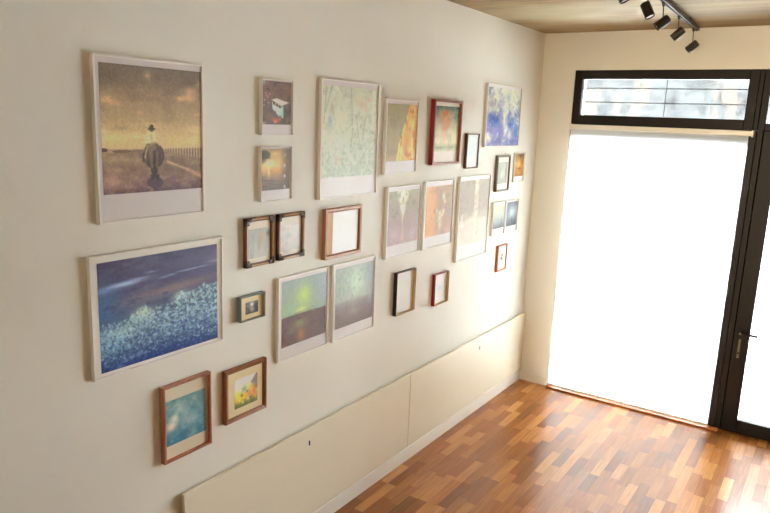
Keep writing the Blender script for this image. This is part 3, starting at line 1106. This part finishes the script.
def art_gold(A):
    A.grad([(0, (150, 110, 60)), (.4, (214, 156, 78)), (.7, (200, 138, 62)), (1, (160, 110, 54))])
    A.blob(.6, .08, .25, .12, (90, 76, 56), .9)
    A.blob(.2, .2, .14, .12, (170, 140, 96), .8)
    A.blob(.4, .48, .25, .10, (236, 184, 104), .75)
    A.blob(.5, .66, .25, .05, (120, 82, 44), .8)
    A.blob(.8, .4, .1, .1, (140, 96, 52), .8)
    A.blob(.5, .85, .3, .06, (216, 154, 76), .7)
    A.grain(14, 12, 16)


def art_meadow(A):
    A.grad([(0, (196, 198, 170)), (.5, (184, 190, 172)), (.75, (158, 164, 158)), (1, (96, 98, 100))])
    A.blob(.3, .2, .25, .2, (214, 210, 166), .7)
    A.blob(.75, .8, .1, .2, (112, 112, 116), .8)
    A.blob(.35, .7, .2, .1, (150, 160, 156), .6)
    A.grain(7, 12, 14)


def art_glow(A):
    A.grad([(0, (96, 98, 108)), (.4, (140, 150, 164)), (.7, (120, 130, 140)), (1, (78, 82, 88))])
    A.blob(.5, .45, .28, .24, (206, 216, 204), .95)
    A.blob(.1, .3, .15, .2, (92, 96, 122), .7)
    A.blob(.5, .8, .12, .14, (80, 84, 92), .8)
    A.blob(.85, .1, .15, .1, (80, 76, 78), .8)
    A.grain(7, 12, 14)


def art_note(A):
    A.grad([(0, (244, 240, 228)), (1, (240, 236, 224))])
    A.blob(.45, .3, .22, .12, (180, 160, 80), .95)
    A.blob(.62, .34, .14, .1, (110, 94, 60), .9)
    A.blob(.4, .55, .24, .14, (96, 130, 92), .95)
    A.blob(.6, .62, .14, .12, (80, 104, 96), .9)
    A.grain(3, 8, 8)


def art_paper(A):
    A.grad([(0, (234, 232, 226)), (.5, (228, 224, 214)), (1, (238, 232, 220))])
    A.mix((A.noise(5, 6, 3) - .48) * .9, (206, 206, 206))
    A.blob(.4, .7, .2, .2, (214, 212, 208), .5)
    A.blob(.6, .4, .2, .15, (220, 214, 200), .5)
    A.grain(2, 10, 10)


def art_pale(A):
    A.grad([(0, (226, 236, 220)), (.5, (222, 226, 228)), (1, (240, 232, 226))])
    A.blob(.5, .5, .25, .2, (196, 202, 214), .7)
    A.blob(.4, .8, .2, .1, (238, 214, 206), .6)
    A.grain(2, 10, 10)


def photo_mat(rough, coat):
    m, nt, b = new_mat('photo_surface')
    at = nt.nodes.new('ShaderNodeAttribute')
    at.attribute_name = 'Col'
    nt.links.new(at.outputs['Color'], b.inputs['Base Color'])
    b.inputs['Roughness'].default_value = rough
    b.inputs['Specular IOR Level'].default_value = 0.3
    b.inputs['Coat Weight'].default_value = coat
    b.inputs['Coat Roughness'].default_value = 0.06
    return m


M_photo = photo_mat(0.42, 0.0)          # satin print
M_photo_gloss = photo_mat(0.5, 0.2)    # print under a clear gloss layer
M_border = mat('print_border_paper', rgb(226, 219, 220), rough=0.35, var=0.01, scale=30)


def photo_mesh(name, fn, y0, y1, z0, z1, x, parent, nx, gain, material, loc):
    A = Art(y1 - y0, z1 - z0, nx, hash_seed(fn.__name__))
    d0, d1 = (y0 + 5.543) * 0.814 + 1.19, (y1 + 5.543) * 0.814 + 1.19
    A.W = A.U.copy()
    A.U = A.W * d1 / (d0 + A.W * (d1 - d0))
    fn(A)
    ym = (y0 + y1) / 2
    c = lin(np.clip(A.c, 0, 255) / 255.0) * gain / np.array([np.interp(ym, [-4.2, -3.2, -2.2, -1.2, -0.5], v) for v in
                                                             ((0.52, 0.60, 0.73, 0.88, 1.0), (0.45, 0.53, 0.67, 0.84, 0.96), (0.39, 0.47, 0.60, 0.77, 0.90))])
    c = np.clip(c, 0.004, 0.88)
    ny, nx = A.ny, A.nx
    Y = (y0 + (y1 - y0) * A.W - loc[1]).ravel()
    Z = (z1 + (z0 - z1) * A.V - loc[2]).ravel()
    n = nx * ny
    co = np.stack([np.full(n, x), Y, Z], 1)
    # a sheet with real thickness: the picture grid in front, a rim and a back face behind it
    i, j = np.meshgrid(np.arange(ny - 1), np.arange(nx - 1), indexing='ij')
    a = (i * nx + j).ravel()
    F = np.stack([a, a + nx, a + nx + 1, a + 1], 1).tolist()
    cr = [0, nx - 1, n - 1, n - nx]
    rim = list(range(0, nx)) + [k * nx + nx - 1 for k in range(1, ny)] + list(range(n - 2, n - nx - 1, -1)) + [k * nx for k in range(ny - 2, 0, -1)]
    back = co[rim].copy()
    back[:, 0] -= 0.0008
    co = np.vstack([co, back])
    m_ = len(rim)
    for k in range(m_):
        k2 = (k + 1) % m_
        F.append([rim[k], rim[k2], n + k2, n + k])
    F.append([n + k for k in range(m_)])
    me = bpy.data.meshes.new(name)
    me.from_pydata(co.tolist(), [], F)
    at = me.color_attributes.new('Col', 'FLOAT_COLOR', 'POINT')
    allc = np.ones((len(co), 4), np.float32)
    cc = c.reshape(-1, 3)
    allc[:n, :3] = cc
    allc[n:, :3] = cc[rim]
    at.data.foreach_set('color', allc.ravel())
    me.materials.append(material)
    me.update()
    o = bpy.data.objects.new(name, me)
    COL.objects.link(o)
    o.parent = parent
    return o


GP = 'square-image photo prints with white borders'
GF = 'small framed pictures on the gallery wall'


def photo_print(label, d, R, I, fn, nx, gain, mat_=None, rim=0.008, border=None, name='photo_print', group=GP):
    """White tray-mounted print: rim (frame), paper border, photo."""
    y0, y1, z0, z1 = R
    loc = (0.0, (y0 + y1) / 2, z0)
    t = thing(name, label, 'photo print', loc, group)
    oy, oz = loc[1], loc[2]
    a = (y0 - oy, y1 - oy, 0.0, z1 - oz)
    bm = ring(bmesh.new(), *a, [(0, 0.0008), (0, d - 0.0008), (0.0008, d), (rim - 0.0006, d), (rim, d - 0.0008), (rim, 0.0008)])
    obj('frame', bm, M_white, t)
    rc = 0.007
    obj('border', mkbox(0.0012, d - rc, a[0] + rim, a[1] - rim, rim, a[3] - rim), border or M_border, t)
    # the paper lies a little behind the rim
    k = (rc - 0.001) / 2.19
    I = (I[0] + k * (I[0] + 5.543), I[1] + k * (I[1] + 5.543), I[2] + k * (I[2] - 2.261), I[3] + k * (I[3] - 2.261))
    photo_mesh('photo', fn, I[0], I[1], I[2], I[3], d - rc + 0.001, t, nx, gain, mat_ or M_photo, loc)
    return t


def framed(label, d, R, w_, rec, mats, mis, fn, nx, gain, inner, paper, mat_=None, lip=None, group=GF, photo_x=None):
    """Box frame: moulding ring, mat/paper at depth rec, picture inset = inner (l, r, b, t)."""
    y0, y1, z0, z1 = R
    loc = (0.0, (y0 + y1) / 2, z0)
    t = thing('framed_picture', label, 'picture', loc, group)
    oy, oz = loc[1], loc[2]
    a = (y0 - oy, y1 - oy, 0.0, z1 - oz)
    loops = lip or [(0, 0.0008), (0, d - 0.0015), (0.0015, d), (w_ - 0.0015, d), (w_, d - 0.0015), (w_, 0.0008)]
    bm = ring(bmesh.new(), *a, loops, mis)
    obj('frame', bm, mats, t)
    obj('mat_board', mkbox(0.0012, rec, a[0] + w_, a[1] - w_, w_, a[3] - w_), paper, t)
    l, r, b_, tp = inner
    px = rec + 0.001
    photo_mesh('picture_sheet', fn, y0 + w_ + l, y1 - w_ - r, z0 + w_ + b_, z1 - w_ - tp, px, t, nx, gain, mat_ or M_photo_gloss, loc)
    return t


def wood(name, c, var=0.14):
    return mat(name, c, rough=0.38, var=var, scale=14, stretch=(8, 3, 3))


# --- white bordered prints
photo_print('large print of a horse rider beside a fence, topmost picture farthest from the window', 0.020,
            (-4.121, -3.635, 1.848, 2.445), (-4.100, -3.650, 1.954, 2.416), art_rider, 200, 1.0)
photo_print('wide print of pale blue grass on dark water, below the rider print', 0.020,
            (-4.170, -3.538, 1.263, 1.735), (-4.141, -3.574, 1.287, 1.708), art_sea, 220, 0.8, border=M_white)
photo_print('small print of a mint and cream van, right of the rider print', 0.020,
            (-3.301, -3.095, 2.169, 2.417), (-3.302, -3.112, 2.217, 2.409), art_van, 60, 1.0, rim=0.003)
photo_print('small golden sunset print hanging directly below the van print', 0.020,
            (-3.306, -3.097, 1.866, 2.117), (-3.304, -3.116, 1.918, 2.108), art_sunset, 60, 1.0, rim=0.003)
photo_print('large pale green floral print, tallest print in the upper row', 0.020,
            (-2.888, -2.386, 1.844, 2.448), (-2.877, -2.412, 1.953, 2.415), art_floral, 100, 1.0)
photo_print('print with a green glow over a dark brown lower half, lower row', 0.020,
            (-3.184, -2.797, 1.052, 1.486), (-3.163, -2.821, 1.126, 1.463), art_green, 90, 1.0)
photo_print('print of hazy pale teal fading to brown, right beside the green glow print', 0.020,
            (-2.754, -2.361, 1.047, 1.484), (-2.738, -2.388, 1.119, 1.458), art_haze, 80, 1.0)
photo_print('print with an orange shape on olive, left of the red framed picture', 0.020,
            (-2.312, -1.966, 1.946, 2.376), (-2.303, -1.977, 2.023, 2.349), art_orange, 70, 1.1)
photo_print('mauve grey print with a pale V shape, below the orange print', 0.020,
            (-2.266, -1.887, 1.440, 1.872), (-2.252, -1.923, 1.518, 1.844), art_mauve, 70, 1.45)
photo_print('print of cream blots on orange and brown, left of the tall beige print', 0.020,
            (-1.841, -1.450, 1.439, 1.881), (-1.819, -1.490, 1.519, 1.846), art_brown, 70, 1.12)
photo_print('tall pale beige print, right of the print with cream blots', 0.020,
            (-1.373, -0.886, 1.285, 1.890), (-1.367, -0.916, 1.397, 1.858), art_beige, 70, 1.1)
photo_print('blue and cream blotched print, topmost near the far corner', 0.020,
            (-1.037, -0.430, 2.089, 2.541), (-1.030, -0.452, 2.099, 2.516), art_blue, 90, 1.0)
photo_print('tiny golden brown print, rightmost under the blue print', 0.015,
            (-0.461, -0.258, 1.805, 2.039), (-0.452, -0.282, 1.850, 2.030), art_gold, 40, 1.0, rim=0.003)
photo_print('small pale meadow print, left one of the touching pair near the corner', 0.018,
            (-0.805, -0.577, 1.405, 1.667), (-0.795, -0.592, 1.459, 1.650), art_meadow, 40, 1.0, rim=0.003)
photo_print('small dark edged print with glowing centre, right one of the touching pair', 0.018,
            (-0.570, -0.328, 1.400, 1.664), (-0.552, -0.352, 1.454, 1.648), art_glow, 40, 1.0, rim=0.003)

# --- framed pictures
M_pinkwood = wood('pinkish_wood', rgb(178, 120, 98))
M_pinkwood_in = wood('pinkish_wood_inner', rgb(196, 118, 92))
M_tealmat = mat('ivory_mat_board', rgb(226, 216, 192), rough=0.5, var=0.015, scale=50)
framed('teal clouded picture in a pinkish wooden box frame, lowest on the wall', 0.028,
       (-3.875, -3.620, 0.803, 1.144), 0.010, 0.012, [M_pinkwood, M_pinkwood_in], [0, 0, 0, 0, 1, 0], art_teal, 70, 0.78, (0.012, 0.012, 0.058, 0.062), M_tealmat)

M_brownwood = wood('brown_wood', rgb(140, 84, 44))
M_goldin = mat('gilt_inner_edge', rgb(176, 134, 66), rough=0.35, var=0.08, scale=30)
framed('yellow and red flower picture with wide cream mat in a brown wooden frame', 0.026,
       (-3.532, -3.269, 0.852, 1.111), 0.021, 0.014, [M_brownwood, M_goldin], [0, 0, 0, 0, 0, 1, 1], art_flower, 60, 1.0, (0.040, 0.034, 0.034, 0.040), M_cream,
       lip=[(0, 0.0008), (0, 0.022), (0.003, 0.026), (0.009, 0.0245), (0.013, 0.023), (0.021, 0.017), (0.021, 0.0008)])

M_ornwood = wood('dark_walnut', rgb(112, 72, 46))
M_orngold = mat('worn_gold', rgb(196, 156, 104), rough=0.35, var=0.15, scale=40)
M_orndark = mat('dark_corner', rgb(76, 50, 38), rough=0.4, var=0.2, scale=60)
M_offwhite = mat('off_white_paper', rgb(240, 232, 220), rough=0.5, var=0.01, scale=40)


def ornate(label, R, fn, gain):
    t = framed(label, 0.024, R, 0.017, 0.012, [M_ornwood, M_orngold], [0, 0, 1, 0, 0, 0, 0], fn, 44, gain, (0.001, 0.001, 0.022, 0.036), M_offwhite,
               lip=[(0, 0.0008), (0, 0.019), (0.003, 0.024), (0.010, 0.0215), (0.014, 0.020), (0.017, 0.017), (0.017, 0.0008)])
    y0, y1, z0, z1 = R
    oy = (y0 + y1) / 2
    k = 0.034
    for sy in (0, 1):
        for sz in (0, 1):
            bm = bmesh.new()
            ya, yb_ = (y0 - oy - 0.001, y0 - oy + k) if sy == 0 else (y1 - oy - k, y1 - oy + 0.001)
            za, zb = (-0.001, k) if sz == 0 else (z1 - z0 - k, z1 - z0 + 0.001)
            yi = (y0 - oy - 0.001, y0 - oy + 0.0178) if sy == 0 else (y1 - oy - 0.0178, y1 - oy + 0.001)
            zi = (-0.001, 0.0178) if sz == 0 else (z1 - z0 - 0.0178, z1 - z0 + 0.001)
            box(bm, 0.001, 0.0262, yi[0], yi[1], za, zb, bev=0.003)
            box(bm, 0.001, 0.0262, ya, yb_, zi[0], zi[1], bev=0.003)
            obj('corner_ornament', bm, M_orndark, t)
    return t


ornate('grey and ochre picture in an ornate dark frame, left one of the matching pair', (-3.401, -3.223, 1.571, 1.798), art_ornate_grey, 0.745)
ornate('pale pink picture in an ornate dark frame, right one of the matching pair', (-3.189, -3.005, 1.575, 1.798), art_ornate_pink, 0.785)

M_oak = wood('light_wood', rgb(172, 118, 80))
M_oakmat = mat('tan_backing_board', rgb(206, 160, 92), rough=0.5, var=0.05, scale=20)
framed('white sheet on tan board in a light wooden frame, below the floral print', 0.026,
       (-2.842, -2.525, 1.525, 1.792), 0.020, 0.014, [M_oak], None, art_sheet, 50, 1.0, (0.052, 0.003, 0.003, 0.003), M_oakmat,
       lip=[(0, 0.0008), (0, 0.024), (0.002, 0.026), (0.014, 0.026), (0.017, 0.024), (0.020, 0.020), (0.020, 0.0008)])

M_greyframe = mat('grey_blue_frame', rgb(112, 126, 124), rough=0.4, var=0.05)
M_greyin = mat('grey_frame_inner', rgb(170, 158, 126), rough=0.5, var=0.05)
framed('tiny black and white photo with cream mat in a grey-blue frame', 0.028,
       (-3.442, -3.283, 1.323, 1.442), 0.006, 0.014, [M_greyframe, M_greyin], [0, 0, 0, 0, 1, 0], art_mono, 30, 1.0, (0.036, 0.030, 0.022, 0.028), M_cream)

M_crimson = mat('crimson_lacquer', rgb(146, 30, 38), rough=0.3, var=0.06)
M_redbrown = wood('red_brown_wood', rgb(150, 92, 66))
framed('orange figure on teal in a crimson-sided wooden frame, upper row', 0.032,
       (-1.794, -1.426, 1.985, 2.395), 0.014, 0.014, [M_crimson, M_redbrown], [0, 0, 1, 1, 1, 1], art_red, 64, 1.0, (0.003, 0.003, 0.070, 0.024), M_offwhite)

M_slim = wood('dark_brown_wood', rgb(94, 62, 52))
framed('blank pale sheet in a narrow dark brown frame, left of the blue print', 0.022,
       (-1.312, -1.126, 1.944, 2.186), 0.008, 0.014, [M_slim], None, art_mint, 40, 1.0, (0.004, 0.004, 0.004, 0.004), M_offwhite)

M_umber = wood('grey_umber_wood', rgb(116, 102, 84))
framed('greyish photo with white mat in a grey-brown frame, below the blue print', 0.024,
       (-0.794, -0.561, 1.748, 2.023), 0.014, 0.014, [M_umber], None, art_figure, 40, 1.0, (0.020, 0.020, 0.045, 0.040), M_offwhite)

M_chestnut = wood('chestnut_wood', rgb(192, 112, 60))
framed('little green sketch on white in an orange-brown frame, lowest near the corner', 0.020,
       (-0.662, -0.489, 1.098, 1.311), 0.011, 0.012, [M_chestnut], None, art_note, 36, 0.9, (0.030, 0.030, 0.040, 0.035), M_offwhite)

M_blackside = mat('black_side', rgb(44, 34, 32), rough=0.35, var=0.05)
M_olive = mat('olive_gold_inner', rgb(202, 170, 112), rough=0.4, var=0.1, scale=30)
M_taupe = mat('taupe_face', rgb(104, 90, 76), rough=0.4, var=0.08)
framed('pale sheet in a deep black frame with olive gold inner sides', 0.026,
       (-2.136, -1.913, 1.061, 1.337), 0.005, 0.006, [M_blackside, M_taupe, M_olive], [0, 0, 1, 1, 2, 0], art_paper, 40, 1.0, (0.002, 0.002, 0.002, 0.002), M_offwhite)
M_redface = mat('red_face', rgb(168, 58, 54), rough=0.35, var=0.08)
framed('pale sheet in a deep crimson frame with olive gold inner sides', 0.026,
       (-1.659, -1.465, 1.026, 1.245), 0.005, 0.006, [M_crimson, M_redface, M_olive], [0, 0, 1, 1, 2, 0], art_pale, 36, 1.0, (0.002, 0.002, 0.002, 0.002), M_offwhite)
